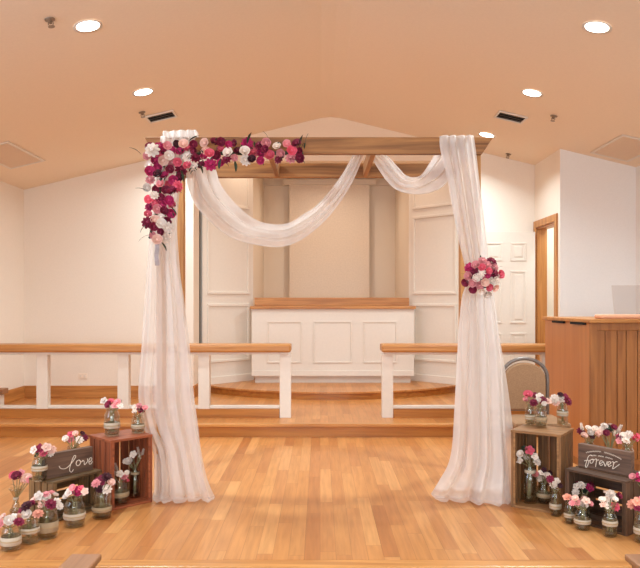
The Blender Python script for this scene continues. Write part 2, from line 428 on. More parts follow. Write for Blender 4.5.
for x in (-2.0, .1, 2.2):
    l = bpy.data.lights.new('window_light', 'AREA'); l.shape = 'RECTANGLE'; l.size = 1.7; l.size_y = 2.0; l.energy = 84; l.color = (.74, .91, 1.06)
    lo = bpy.data.objects.new('window_light', l); col.objects.link(lo); lo.location = (x, YREAR+.06, 1.6); lo.rotation_euler = (PI/2, 0, 0)  # fill lamps belonging to the added rear windows

w = tag(box(XL, XL+.03, .9, 3.1, .6, 2.5).build('window_4', MT['white'], None), kind='structure')  # added out of view to throw cool light onto the right wall
box(XL+.031, XL+.036, .96, 3.04, .66, 2.44).build('window_pane', MT['plate'], w)
l = bpy.data.lights.new('window_light', 'AREA'); l.shape = 'RECTANGLE'; l.size = 1.7; l.size_y = 2.0; l.energy = 52; l.color = (.6, .86, 1.22)
lo = bpy.data.objects.new('window_light', l); col.objects.link(lo); lo.location = (XL+.06, 2.0, 1.55); lo.rotation_euler = (0, -PI/2, 0)

def vent(x, y, label):
    o = ceil_thing('ceiling_vent', label, 'vent', x, y, 'slotted ceiling vents')
    MB().box(-.15, .15, -.125, -.10, -.014, 0).box(-.15, .15, .10, .125, -.014, 0).box(-.15, -.13, -.10, .10, -.014, 0).box(.13, .15, -.10, .10, -.014, 0).build('vent_frame', MT['white'], o, .003)
    box(-.13, .13, -.10, .10, -.003, 0).build('duct_opening', MT['dark'], o)
    mb = MB()
    for k in range(3):
        yy = -.06+k*.06
        mb.add([(-.13, yy-.006, -.012), (.13, yy-.006, -.012), (.13, yy+.006, -.004), (-.13, yy+.006, -.004), (-.13, yy-.006, -.010), (.13, yy-.006, -.010), (.13, yy+.006, -.002), (-.13, yy+.006, -.002)],
               [(0,1,2,3),(7,6,5,4),(0,4,5,1),(3,2,6,7),(0,3,7,4),(1,5,6,2)])
    mb.build('louvres', MT['metal'], o)
vent(-1.63, 7.39, 'slotted ceiling vent above the left end of the arch')
vent(1.95, 7.36, 'slotted ceiling vent above the right end of the arch')
def sprinkler(x, y, label):
    o = ceil_thing('sprinkler_head', label, 'sprinkler', x, y, 'ceiling sprinklers')
    MB().lathe([(.034,0),(.034,-.006),(.012,-.01),(.01,-.03),(0,-.03)], 16).build('escutcheon', MT['metal'], o, smooth=True)
    MB().tube([(-.012,0,-.012),(-.018,0,-.03),(-.006,0,-.048)], .003, 6).tube([(.012,0,-.012),(.018,0,-.03),(.006,0,-.048)], .003, 6).build('yoke', MT['metal'], o)
    mb = MB().lathe([(0,-.048),(.022,-.049),(.022,-.052),(0,-.052)], 12); mb.build('deflector', MT['metal'], o)
sprinkler(-1.79, 4.77, 'sprinkler head left of the larger left downlight')
sprinkler(-1.76, 7.12, 'tiny sprinkler head beside the left ceiling vent')
sprinkler(2.28, 7.02, 'sprinkler head to the right of the right ceiling vent')
sprinkler(2.30, 8.79, 'farthest sprinkler head, right of the arch beam end')
def hatch(x0, x1, y0, y1, label):
    xm = (x0+x1)/2; o = ceil_thing('return_air_grille', label, 'vent', xm, (y0+y1)/2, 'square ceiling grilles')
    w = (x1-x0)/2; h = (y1-y0)/2
    MB().box(-w-.03, w+.03, -h-.03, -h, -.014, 0).box(-w-.03, w+.03, h, h+.03, -.014, 0).box(-w-.03, -w, -h, h, -.014, 0).box(w, w+.03, -h, h, -.014, 0).build('grille_frame', MT['white'], o, .004)
    mb = MB().box(-w, w, -h, h, -.004, 0)
    n = int(2*h/.03)
    for k in range(n): mb.box(-w, w, -h+k*.03+.004, -h+k*.03+.02, -.010, -.004)
    mb.build('grille_face', MT['grille'], o)
hatch(-3.40, -3.06, 7.05, 7.93, 'flat ceiling grille at the left edge near the wall')
hatch(2.99, 3.36, 7.10, 7.88, 'flat ceiling grille at the right edge above white wall')

# ------------------------------------------------------------ projector screen, altar
s = thing('projector_screen', 'pale pull-down screen with its case hanging high in the alcove', 'screen', (.155, 11.9, 3.33))
box(-.77, .77, -.05, .05, -.06, .03).build('case', MT['white'], s, .006)
for bx in (-.6, .6): box(bx-.02, bx+.02, -.02, .02, .03, .17).build('hanger', MT['white'], s)
box(-.66, .66, .0, .004, -1.95, -.06).build('screen_fabric', MT['screen'], s)
box(-.66, .66, -.01, .014, -1.97, -1.94).build('bottom_bar', MT['white'], s)

AY = 9.8; ax0, ax1 = -.93, 1.28
a = thing('altar', 'long white panelled altar with oak top in the alcove', 'altar', (.175, AY, L2))
hw = (ax1-ax0)/2
abody = box(-hw, hw, 0, .31, .096, 1.01).build('body', MT['white'], a, .004)
box(-hw+.04, hw-.04, .06, .31, 0, .096).build('plinth', MT['white'], a)
box(-hw-.02, hw+.02, -.04, .31, 1.01, 1.05).build('altar_top', MT['oak_x'], a, .006)
box(-1.09, 1.07, .26, .30, 1.05, 1.165).build('back_ledge', MT['oak_x'], a, .004)
for p0, p1 in ((267, 302), (313, 352), (363, 397)):
    x0 = (p0-CX)*AY/F-.175; x1 = (p1-CX)*AY/F-.175; z0 = EYE-(363-HZ)*AY/F-L2; z1 = EYE-(321-HZ)*AY/F-L2; t = .022
    mb = MB().box(x0, x1, -.012, 0, z0, z0+t).box(x0, x1, -.012, 0, z1-t, z1).box(x0, x0+t, -.012, 0, z0+t, z1-t).box(x1-t, x1, -.012, 0, z0+t, z1-t)
    mb.build('panel_moulding', MT['white'], abody, .004)
box(-hw, hw, -.014, 0, .096, .17).build('base_moulding', MT['white'], a, .004)

# ------------------------------------------------------------ altar rails
def rail(label, x0, x1, posts, kick0, kick1):
    o = thing('altar_rail', label, 'railing', ((x0+x1)/2, 7.5, L1), 0, 'altar rails')
    cx = (x0+x1)/2
    box(x0-cx, x1-cx, -.11, .17, .682, .762).build('handrail', MT['oak_x'], o, .018)
    box(x0-cx+.03, x1-cx-.03, -.05, .05, .655, .685).build('top_rail', MT['white'], o, .003)
    for p in posts: box(p-.058-cx, p+.058-cx, -.045, .045, 0, .66).build('post', MT['white'], o, .004)
    box(kick0-cx, kick1-cx, -.03, .03, .095, .125).build('bottom_rail', MT['white'], o, .003)
    box(kick0-cx, kick1-cx, -.05, .03, 0, .094).build('kick_board', MT['riser'], o, .003)
rail('white altar rail with oak handrail, left of the aisle', XL+.02, -.30, (-2.88, -2.04, -1.203, -.36), XL+.03, -.42)
rail('white altar rail with oak handrail, right of the aisle', .636, XJ-.04, (.70, 1.54, 2.36), .76, XJ-.06)
o = thing('low_post', 'short white post with brown cap at the left edge behind the rail', 'post', (-3.58, 8.0, L1))
box(-.06, .05, -.05, .05, 0, .18).build('post_shaft', MT['white'], o, .004)
box(-.09, .085, -.08, .08, .18, .24).build('post_cap', MT['newel'], o, .006)

# ------------------------------------------------------------ stair newels at the bottom of the frame
def newel(x0, x1, label):
    xc = (x0+x1)/2; w = (x1-x0)/2; o = thing('newel_post', label, 'post', (xc, 2.95, NF), 0, 'stair newel posts')
    box(-w+.02, w-.02, -.2, .24, 0, .53).build('post_shaft', MT['newel'], o, .004)
    box(-w, w, -.25, .27, .53, .56).build('post_cap', MT['newel'], o, .008)
newel(-1.112, -.975, 'brown wooden post cap at the bottom edge, front left of the stage')
newel(1.36, 1.50, 'brown wooden post cap in the bottom right corner of the view')

# ------------------------------------------------------------ pulpit
o = thing('pulpit', 'large oak pulpit with grooved front standing at the right', 'pulpit', (2.105, 5.6, 0), .035)
PW, PD, PH = 1.15, 1.02, 1.195
box(0, .03, .02, PD, .06, PH-.03).build('side_panel', MT['pod_side'], o, .003)
box(PW-.03, PW, .02, PD, .06, PH-.03).build('side_panel', MT['pod_side'], o, .003)
mb = MB(); xx = .055
for w in (.065, .095, .072, .09, .08, .1, .07, .09, .08, .1, .07, .09):
    if xx+w > PW-.05: w = PW-.055-xx
    if w <= .01: break
    mb.box(xx, xx+w-.006, .006, .03, .1, PH-.09); xx += w
mb.box(.05, PW-.05, .02, .032, .1, PH-.09)
mb.build('grooved_front', MT['pod_front'], o, .002)
mb = MB().box(0, .055, 0, .03, .06, PH-.03).box(PW-.055, PW, 0, .03, .06, PH-.03).box(.055, PW-.055, 0, .03, PH-.09, PH-.03).box(.055, PW-.055, 0, .03, .06, .1)
mb.build('front_frame', MT['pod_front'], o, .003)
box(-.02, PW+.02, -.03, PD+.02, PH-.03, PH).build('pulpit_top', MT['oak_x'], o, .006)
box(0, PW, .01, PD, 0, .06).build('plinth', MT['pod_front'], o)
for y0, y1 in ((.08, .36), (.52, .78)): box(-.024, -.002, y0, y1, PH-.048, PH-.030).build('edge_slot', MT['dark'], o)
o = thing('book_rest', 'clear acrylic book rest standing on top of the pulpit', 'book rest', (2.56, 5.78, PH))
box(-.17, .19, .05, .056, .01, .29).xf(Matrix.Rotation(-.25, 4, 'X')).build('acrylic_panel', MT['acryl'], o)
box(-.17, .19, -.05, .07, 0, .01).build('rest_base', MT['acryl'], o)
o = tag(MB().box(-.26, .20, -.06, .1, 0, .035).build('folded_cloth', MT['peach'], None, .015, loc=(2.45, 5.66, PH)), 'folded peach cloth lying on top of the pulpit', 'cloth')

# ------------------------------------------------------------ banquet chair
def arch(w, zb, zt, r, n=10):
    pts = [(-w, zb)]
    for k in range(n+1):
        a = PI-PI*k/n; pts.append((w*math.cos(a), zt-r+r*math.sin(a)))
    pts.append((w, zb)); return pts
o = thing('banquet_chair', 'grey framed banquet chair with tan arched back behind the tall crate', 'chair', (1.572, 5.28, 0))
pts = [(x*(1 if z > .5 else 1.0), .26, z) for x, z in arch(.178, .02, .893, .15, 16)]
MB().tube(pts, .0145, 10).build('back_frame', MT['frame'], o, smooth=True)
ap = arch(.160, .5, .862, .125, 14)
n = len(ap)
mb = MB(); vs = []
for y, s_ in ((.235, .94), (.245, 1), (.275, 1), (.285, .94)):
    for x, z in ap: vs.append((x*s_, y, .67+(z-.67)*s_))
fs = [tuple(range(n))[::-1], tuple(range(3*n, 4*n))]
for q in range(3):
    for i in range(n): fs.append((q*n+i, q*n+(i+1)%n, (q+1)*n+(i+1)%n, (q+1)*n+i))
mb.add(vs, fs).build('back_cushion', MT['uphol'], o)
mb = MB().box(-.2, .2, -.22, .2, .42, .475); mb.build('seat', MT['uphol'], o, .02)
for sx in (-.18, .18):
    MB().tube([(sx, -.2, 0), (sx, -.19, .42)], .0125, 8).build('leg', MT['frame'], o, smooth=True)
MB().tube([(-.18, .0, .41), (-.18, .26, .42)], .01, 8).tube([(.18, .0, .41), (.18, .26, .42)], .01, 8).tube([(-.18, .26, .5), (.18, .26, .5)], .01, 8).build('seat_support', MT['frame'], o, smooth=True)

# ------------------------------------------------------------ the arch
BZ0, BZ1 = 2.317, 2.431; FY = 4.82; BY = 5.72
arch_o = thing('wedding_arch', 'rustic wooden wedding arch with front and back beams', 'arch', (0, 5.27, 0))
def ab(name, mb, m, bev=.004):
    mb.xf(Matrix.Translation((0, -5.27, 0))); return mb.build(name, m, arch_o, bev)
ab('front_beam', MB().prism_y([(-1.115, BZ0), (1.085, BZ0), (1.16, BZ1), (-1.175, BZ1)], FY, FY+.04), MT['beam'])
ab('rear_beam', MB().prism_y([(-1.13, BZ0), (1.16, BZ0), (1.22, BZ1), (-1.19, BZ1)], BY, BY+.04), MT['beam'])
for x0, x1, y0 in ((-1.105, -1.055, FY+.041), (1.035, 1.087, FY+.041), (-1.122, -1.068, BY-.091), (1.10, 1.15, BY-.091)):
    ab('post', MB().box(x0, x1, y0, y0+.09, 0, BZ1-.002), MT['beam_z'])
for x in (-.34, .36): ab('cross_joist', MB().box(x-.018, x+.018, FY+.041, BY-.001, BZ0+.005, BZ1-.01), MT['beam_y'])
for x in (-1.03, 1.01): ab('side_rail', MB().box(x-.018, x+.018, FY+.041, BY-.001, BZ0+.002, BZ1-.004), MT['beam_y'])

# ------------------------------------------------------------ fabric
def cr(a, b, c, d, t):
    return tuple(.5*((2*q)+(-p+r)*t+(2*p-5*q+4*r-s)*t*t+(-p+3*q-3*r+s)*t**3) for p, q, r, s in zip(a, b, c, d))
def cloth(name, rows, nu, nv, nf, amp, m, parent, seed=0, axis='y', xamp=.3, yc=1.0):
    """rows of (left point, right point); folds push along Y"""
    rnd = random.Random(seed); ph = [rnd.uniform(0, 6.28) for _ in range(6)]
    rr = [tuple(l)+tuple(r) for l, r in rows]
    vs = []
    for j in range(nv+1):
        t = j/nv*(len(rr)-1); i = min(int(t), len(rr)-2); f = t-i
        q = cr(rr[max(i-1, 0)], rr[i], rr[i+1], rr[min(i+2, len(rr)-1)], f)
        L = Vector(q[:3]); Rr = Vector(q[3:]); v = j/nv
        a = amp(v) if callable(amp) else amp
        for k in range(nu+1):
            u = k/nu
            uu = u+.012*math.sin(9*v+ph[3])+.02*math.sin(5*u*PI+4*v)
            wv = math.sin(2*PI*nf*uu+ph[0]+1.2*math.sin(2.5*v+ph[1]))+.28*math.sin(2*PI*nf*2.17*uu+ph[2]+2*v)+.35*math.sin(2*PI*nf*.43*uu+ph[4]+3*v)
            p = L.lerp(Rr, u); p.y = L.y+(Rr.y-L.y)*u**yc
            w = Vector((0, a*wv, 0))
            if axis == 'x': w = Vector((0, a*wv, a*.35*wv))
            p = p+w
            p.x += a*xamp*math.cos(2*PI*nf*uu+ph[0])*(4*u*(1-u))
            if p.z < .006: p.z = .006+.004*abs(math.sin(40*u+9*v))
            vs.append(p)
    fs = []
    for j in range(nv):
        for k in range(nu):
            b = j*(nu+1)+k; fs.append((b, b+1, b+nu+2, b+nu+1))
    mb = MB().add(vs, fs)
    return mb.build(name, m, parent, smooth=True)

def prow(y, xl, xr, Y): return (P(xl, y, Y), P(xr, y, Y))
def frow(xl, yl, xr, yr): return (onz(xl, yl, .02), onz(xr, yr, .02))
# left drape
ld = thing('left_drape', 'sheer white drape hanging down the left post of the arch', 'drape', (-1.0, 4.75, 0))
def shift(o, root):
    M = Matrix.Translation(-root.location)
    o.data.transform(M); return o
def prow2(y, xl, Yl, xr, Yr): return (P(xl, y, Yl), P(xr, y, Yr))
rows = [prow(146, 160, 194, 4.92), prow(137.5, 160, 195, 4.86), prow(139, 160, 195, 4.78), prow(165, 158, 190, 4.76), prow(190, 152, 180, 4.76), prow(250, 148, 177, 4.75),
        prow(300, 144, 184, 4.75), prow2(350, 141, 4.84, 190, 4.75), prow2(395, 139, 4.97, 194, 4.75), prow2(425, 144, 4.98, 198, 4.76), prow2(450, 153, 4.88, 201, 4.77), prow(475, 154, 206, 4.80), prow(490, 154, 211, 4.80),
        frow(152, 499, 214, 497), frow(156, 504, 213, 500.5)]
shift(cloth('drape_panel', rows, 110, 110, 4, lambda v: .012+.022*v, MT['sheer'], ld, 3, yc=.35), ld)
rows = [prow(146, 166, 188, 4.93), prow(200, 160, 176, 4.93), prow(300, 156, 182, 4.93), prow(420, 160, 196, 4.93), prow(480, 165, 204, 4.91), frow(168, 494, 205, 494)]
shift(cloth('inner_layer', rows, 70, 70, 3, .018, MT['sheer'], ld, 12), ld)
# gathered knot over the beam
kb = []
rows = [(P(162, 150, 4.86+.0), P(197, 152, 4.86))]
for t in range(9):
    a = PI*t/8
    y = 4.80+.085*math.cos(a)*-1; z = BZ1+.004+.018*math.sin(a)
    if t == 0: rows = []
    rows.append((Vector((-1.03, y, z if 0 < t < 8 else z-.03)), Vector((-.82, y, (z+.012) if 0 < t < 8 else z-.03))))
shift(cloth('gathered_knot', rows, 60, 30, 4, .012, MT['sheer2'], ld, 5), ld)
# right drape
rd = thing('right_drape', 'sheer white drape tied back with a bouquet on the right post', 'drape', (1.05, 4.75, 0))
rows = [prow(146, 444, 470, 4.93), prow(136.5, 441, 473, 4.86), prow(137, 440, 474, 4.78), prow(150, 441, 476, 4.77), prow(175, 447, 479, 4.76), prow(208, 453, 483, 4.75), prow(240, 459, 487, 4.74), prow(262, 464, 489, 4.73),
        prow(280, 467, 491, 4.72), prow(298, 462, 495, 4.73), prow(330, 459, 499, 4.75), prow(370, 457, 503, 4.76), prow(410, 455, 505, 4.77), prow(445, 453, 507, 4.77), prow(465, 449, 509, 4.76), prow(480, 441, 510, 4.74), prow(490, 435, 511, 4.70),
        frow(432, 495, 512, 502), frow(436, 500, 509, 505.5)]
shift(cloth('drape_panel', rows, 120, 130, 4, lambda v: .010+.022*v, MT['sheer2'], rd, 8), rd)
rows = [prow(298, 466, 490, 4.80), prow(350, 462, 502, 4.82), prow(420, 470, 512, 4.83), prow(480, 475, 517, 4.82), frow(480, 497, 519, 500)]
shift(cloth('inner_layer', rows, 60, 60, 4, .012, MT['sheer'], rd, 22), rd)
# swag
sw = thing('fabric_swag', 'sheer white fabric looped in two swags beneath the front beam', 'swag', (0, 5.0, 2.3))
up = [(212, 150), (214.6, 167), (222, 188), (240, 209), (257, 221), (275, 225), (290, 223), (303, 215), (320, 202.5), (341, 176), (352, 156), (358, 146)]
lo = [(186, 152), (186, 173), (193, 200), (210, 221), (231, 237), (254.6, 244), (278, 246.5), (298, 241), (320, 225), (338, 204.5), (354, 178), (366, 148)]
ys = [4.92, 4.94, 4.98, 5.03, 5.06, 5.08, 5.1, 5.1, 5.1, 5.1, 5.1, 5.1]
rows = [(P(a_[0], a_[1], y), P(b_[0], b_[1], y)) for a_, b_, y in zip(up, lo, ys)]
shift(cloth('long_swag', rows, 60, 110, 2.6, .02, MT['sheer2'], sw, 31, 'x'), sw)
up = [(378, 146), (380, 150), (389, 157), (398, 167), (407.5, 176), (420, 176), (430, 163), (437, 151), (440, 143)]
lo = [(366, 147), (369, 153), (377, 167), (386, 180), (397, 190), (414, 194), (431, 192.5), (446, 184), (452, 168)]
ys = [5.1, 5.1, 5.1, 5.09, 5.07, 5.04, 5.0, 4.95, 4.93]
rows = [(P(a_[0], a_[1], y), P(b_[0], b_[1], y)) for a_, b_, y in zip(up, lo, ys)]
shift(cloth('short_swag', rows, 60, 90, 2.6, .016, MT['sheer2'], sw, 41, 'x'), sw)
# ribbon tail
rb = MB(); vs = []
for k in range(13):
    z = EYE-(243+k*1.9-HZ)*4.7/F; x = (157.5-CX)*4.7/F+.003*math.sin(k*.7); vs += [(x-.014, 4.68+.004*math.sin(k), z), (x+.014, 4.68-.004*math.sin(k), z)]
rb.add(vs, [(2*k, 2*k+1, 2*k+3, 2*k+2) for k in range(12)])
rbo = rb.build('ribbon_tail', MT['ribbon'], None)

# ------------------------------------------------------------ flowers
def rose_mb(n_in=3, rings=((.42, 4, 80, .75), (.68, 5, 66, .85), (.9, 6, 44, .95)), wav=0.0):
    mb = MB()
    # bud
    mb.lathe([(.02, .0), (.22, .08), (.30, .28), (.24, .46), (.12, .52), (.02, .50)], 10)
    for ri, (rad, n, tilt, wd) in enumerate(rings):
        for k in range(n):
            a = 2*PI*k/n+ri*.5; t = math.radians(tilt); G = 3
            vs = []
            for i in range(G+1):
                s = i/G
                r = rad*(.25+.75*s)*(.55+.45*math.cos(t)*1.2); z = rad*s*math.sin(t)*.95-.05*ri+.10*(1-ri*.4)
                if i == G: r *= 1.08; z -= .05
                w = wd*rad*math.sin(PI*(.18+.62*s))
                for j in range(4):
                    q = (j/3-.5)*2
                    cup = -.16*rad*(q*q)
                    x = r+cup; y = q*w*.75; zz = z+.07*q*q*rad+wav*math.sin(q*5+k)*s
                    vs.append((x*math.cos(a)-y*math.sin(a), x*math.sin(a)+y*math.cos(a), zz))
            fs = []
            for i in range(G):
                for j in range(3):
                    b = i*4+j; fs.append((b, b+1, b+5, b+4))
            mb.add(vs, fs)
    return mb
def plume_mb():
    mb = MB()
    for j in range(7):
        z = j*.33
        for k in range(5):
            a = 2*PI*k/5+j*.7; r = .55-.03*j
            mb.add([(.05*math.cos(a), .05*math.sin(a), z), (r*math.cos(a-.5), r*math.sin(a-.5), z+.16), (r*1.1*math.cos(a), r*1.1*math.sin(a), z+.5), (r*math.cos(a+.5), r*math.sin(a+.5), z+.16)], [(0, 1, 2, 3)])
    mb.tube([(0, 0, -.2), (0, 0, 2.3)], .12, 6)
    return mb
def leaf_mb():
    vs = []; n = 7
    for i in range(n+1):
        s = i/n; w = .26*math.sin(PI*s)**.8
        z = .25*math.sin(PI*s*.9); vs += [(s*2-.1, -w, z-.05), (s*2-.1, 0, z-.09), (s*2-.1, w, z-.05)]
    fs = []
    for i in range(n):
        b = 3*i; fs += [(b, b+1, b+4, b+3), (b+1, b+2, b+5, b+4)]
    return MB().add(vs, fs)
PROTO = {}
GEO = {'r': rose_mb(), 'f': rose_mb(rings=((.35, 5, 70, .5), (.6, 7, 48, .5), (.82, 8, 28, .5), (1.0, 9, 8, .5)), wav=.06),
       's': rose_mb(rings=((.5, 4, 60, .8), (.9, 5, 15, .75))), 't': plume_mb(), 'l': leaf_mb()}
def fmesh(kind, c):
    if (kind, c) not in PROTO:
        PROTO[(kind, c)] = GEO[kind].mesh('leaf' if kind == 'l' else 'bloom', MT['leaf'] if kind == 'l' else BL[c], True)
    return PROTO[(kind, c)]
FN = random.Random(99)
def bloom(root, pos, size, kind, c, facing=(0, -1, .5), jit=.35, name='bloom'):
    o = bpy.data.objects.new(name, fmesh(kind, c)); col.objects.link(o); o.parent = root
    o.location = Vector(pos)-root.location
    d = Vector(facing).normalized()+Vector((FN.uniform(-jit, jit), FN.uniform(-jit, jit), FN.uniform(-jit, jit)))
    o.rotation_euler = (d.to_track_quat('Z', 'Y') @ Matrix.Rotation(FN.uniform(0, 6.28), 3, 'Z').to_quaternion()).to_euler()
    o.scale = (size, size, size)
    return o
def sprig(root, pos, direction, size, m='g'):
    o = bpy.data.objects.new('leaf', fmesh('l', 'g')); col.objects.link(o); o.parent = root
    o.location = Vector(pos)-root.location
    o.rotation_euler = Vector(direction).to_track_quat('X', 'Z').to_euler(); o.scale = (size,)*3
    return o

# garland : scatter blooms densely inside its outline (in metres on the arch)
gl = thing('flower_garland', 'garland of burgundy, pink and cream blooms over the arch corner', 'garland', (-1.0, 4.7, 2.2))
def gx(px): return (px-CX)*4.74/F
def gz(py): return EYE-(py+2.5-HZ)*4.74/F
poly = [(148, 152), (150, 146), (170, 142), (200, 141), (250, 141), (303, 142), (306, 150), (302, 158), (255, 159), (215, 164), (200, 168), (185, 172), (178, 190), (174, 205), (171, 222), (168, 238), (155, 240), (149, 222), (147, 205), (149, 185), (147, 168)]
def inside(x, y):
    c = False; n = len(poly)
    for i in range(n):
        x1, y1 = poly[i]; x2, y2 = poly[(i+1)%n]
        if (y1 > y) != (y2 > y) and x < (x2-x1)*(y-y1)/(y2-y1)+x1: c = not c
    return c
pts = []; G = random.Random(5); tries = 0
while len(pts) < 99 and tries < 60000:
    tries += 1
    x = G.uniform(145, 308); y = G.uniform(138, 242)
    if not inside(x, y): continue
    md = 6.3 if tries < 20000 else (5.6 if tries < 40000 else 4.9)
    if all((x-a_)**2+(y-b_)**2 > md*md for a_, b_ in pts): pts.append((x, y))
for x, y in pts:
    c = G.choice('bbbbmmmcccppllwwwd'); k = G.choice('rrrrf')
    bloom(gl, (gx(x), 4.71+G.uniform(-.03, .02), gz(y)), G.uniform(.028, .040), k, c, (0, -1, .15), .45)
bloom(gl, (gx(154), 4.69, gz(149)), .045, 'f', 'w', (0, -1, .3), .1)
for px, py, d in ((143, 153, (-1, -.3, .5)), (163, 178, (.2, -1, -.4)), (150, 222, (-.6, -.4, -.9)), (151, 233, (-.8, -.3, -.6)), (163, 240, (.5, -.3, -.8)), (172, 205, (.6, -.3, -.8)),
                  (236, 160, (.1, -.2, -1)), (290, 158, (.9, -.3, -.4)), (300, 146, (.3, -.2, 1)), (306, 145, (.2, 0, 1)), (191, 140, (.9, -.3, .3)), (222, 158, (-.1, -.3, -1)), (183, 170, (.2, -.2, -1)), (150, 190, (-1, -.3, .2)), (270, 141, (-.5, 0, .8)), (248, 143, (.3, -.3, .6)), (200, 163, (.4, -.3, -.9)), (174, 190, (.8, -.3, -.2))):
    sprig(gl, (gx(px), 4.68, gz(py)), d, .042)
shiftm = Matrix.Translation(-gl.location)
mb = MB().tube([(gx(150), 4.74, gz(236)), (gx(158), 4.755, gz(200)), (gx(162), 4.76, gz(160)), (gx(200), 4.77, gz(150)), (gx(303), 4.79, gz(149))], .012, 6).xf(shiftm)
mb.build('garland_vine', MT['leaf'], gl, smooth=True)
rbo.parent = gl; rbo.location = -gl.location

mb = MB(); fl = GEO['l']
for k in range(420):
    x = G.uniform(145, 308); y = G.uniform(138, 243)
    if not inside(x, y): continue
    dd = Vector((G.uniform(-1, 1), G.uniform(-.9, -.1), G.uniform(-1, 1))).normalized()
    M = Matrix.Translation(Vector((gx(x), 4.725, gz(y)))-gl.location) @ dd.to_track_quat('X', 'Z').to_matrix().to_4x4() @ Matrix.Scale(.024, 4)
    mb.add([M @ Vector(v) for v in fl.v], fl.f)
tag(mb.build('foliage_filler', MT['leaf'], gl, smooth=True), kind='stuff')
bq = thing('tieback_bouquet', 'round pink and burgundy bouquet pinned to the right drape', 'bouquet', P(482, 277, 4.68))
B = random.Random(3); cols = 'bbmccppwwlb'
n = 26
for k in range(n):
    rr_ = math.sqrt((k+.5)/n)*.116; a_ = k*2.39996
    x = rr_*math.cos(a_); z = rr_*math.sin(a_)
    dep = -.07*math.sqrt(max(0, 1-(rr_/.13)**2))
    bloom(bq, bq.location+Vector((x, dep, z)), B.uniform(.027, .034), B.choice('rrf'), B.choice(cols), (x*7, -1, z*7), .15)
for a_ in (1.7, .15, .5, 3.0, 4.9, 5.6, 2.5):
    sprig(bq, bq.location+Vector((.095*math.cos(a_), -.02, .095*math.sin(a_))), (math.cos(a_), -.2, math.sin(a_)), .026)
MB().tube([(0, .0, 0), (0, .03, -.01)], [.08, .05], 12).build('bouquet_holder', MT['leaf'], bq)

# ------------------------------------------------------------ crates
def crate(label, O, u, W, D, H, mats, vertical, back_slats=4, side_slats=4):
    """O front left bottom corner, u direction of the open face; open towards the room"""
    o = thing('wooden_crate', label, 'crate', (O[0], O[1], 0), math.atan2(u[1], u[0]), 'wooden crates displaying the jars')
    ms, me = mats; t = .014; g = .014
    def slats(n, a0, a1): 
        w = (a1-a0-g*(n-1))/n; return [(a0+k*(w+g), a0+k*(w+g)+w) for k in range(n)]
    if vertical:        # ends are top and bottom, slats run up
        box(t, W-t, .0, D-t, 0, t*1.1).build('end_panel', me, o, .002)
        box(-.002, W+.002, -.002, D, H-t*1.2, H).build('end_panel', me, o, .002)
        for x0, x1 in ((0, t), (W-t, W)):
            mb = MB()
            for a0, a1 in slats(side_slats, 0, D-t): mb.box(x0, x1, a0, a1, 0 if True else 0, H-t*1.2)
            mb.build('side_slats', ms, o, .0015)
        mb = MB()
        for a0, a1 in slats(back_slats, t, W-t): mb.box(a0, a1, D-t, D, 0, H-t*1.2)
        mb.build('back_slats', ms, o, .0015)
        for x0 in (t, W-t-.014): box(x0, x0+.014, .0, .014, t*1.1, H-t*1.2).build('corner_batten', me, o, .0015)
    else:               # crate on its long side, slats run across
        for x0, x1 in ((0, t), (W-t, W)):
            mb = MB()
            for a0, a1 in slats(4, 0, D): mb.box(x0, x1, a0, a1, 0, H-t)
            mb.build('end_panel', me, o, .0015)
        for z0, z1, nm in ((0, t, 'bottom_slats'), (H-t, H, 'top_slats')):
            mb = MB()
            for a0, a1 in slats(3, 0, D): mb.box(t if z0 == 0 else 0, W-t if z0 == 0 else W, a0, a1, z0, z1)
            mb.build(nm, ms, o, .0015)
        mb = MB()
        for a0, a1 in slats(4, t, H-t): mb.box(t, W-t, D-t, D-.001, a0, a1)
        mb.build('back_slats', ms, o, .0015)
        for x0 in (t, W-t-.014): box(x0, x0+.014, .0, .014, t, H-t).build('corner_batten', me, o, .0015)
    return o
H_TL, H_TR, H_LL, H_LR = .449, .50, .245, .31
crate('reddish-brown crate standing tall beside the left drape', (-1.326, 4.56), (.70, .714), .305, .285, H_TL, (MT['crate_red'], MT['crate_redx']), True)
crate('light brown crate standing tall beside the right drape', (1.236, 4.66), (.264, -.18), .32, .285, H_TR, (MT['crate_nat'], MT['crate_natx']), True)
crate('weathered crate lying low under the sign reading love', (-1.60, 4.315), (.52, .854), .385, .225, H_LL, (MT['crate_ol'], MT['crate_olz']), False)
crate('dark crate lying low under the sign reading forever', (1.497, 4.40), (.233, -.327), .405, .30, H_LR, (MT['crate_dark'], MT['crate_darkz']), False)

# ------------------------------------------------------------ signs
def sign(name, label, O, E, z, h, th, strokes, r, dark_end, lean=0.06):
    O = Vector((O[0], O[1], 0)); E = Vector((E[0], E[1], 0)); d = E-O; L = d.length
    o = thing(name, label, 'sign', (O.x, O.y, z), math.atan2(d.y, d.x), 'lettered wooden signs on the crates')
    box(0, L, 0, th, 0, h).build('board', MT['sign'], o, .002)
    if dark_end: box(-.003, -.0005, .0, th, 0, h).build('end_edge', MT['signdark'], o)
    for nm, pl, rr_ in strokes:
        mb = MB()
        for pts_ in pl:
            pp = [Vector((u*L, -.0015, v*h)) for u, v in pts_]
            # smooth
            sm = []
            for i in range(len(pp)-1):
                for q in range(4):
                    sm.append(Vector(cr(pp[max(i-1, 0)], pp[i], pp[i+1], pp[min(i+2, len(pp)-1)], q/4)))
            sm.append(pp[-1]); mb.tube(sm, rr_, 5)
        mb.build(nm, MT['letter'], o)
    return o, L
def mapl(pts_):
    r_ = []
    for x, y in pts_:
        u = (x-75)/455; r_.append((u, 1-(y-(150-90*u))/(255-10*u)))
    return r_
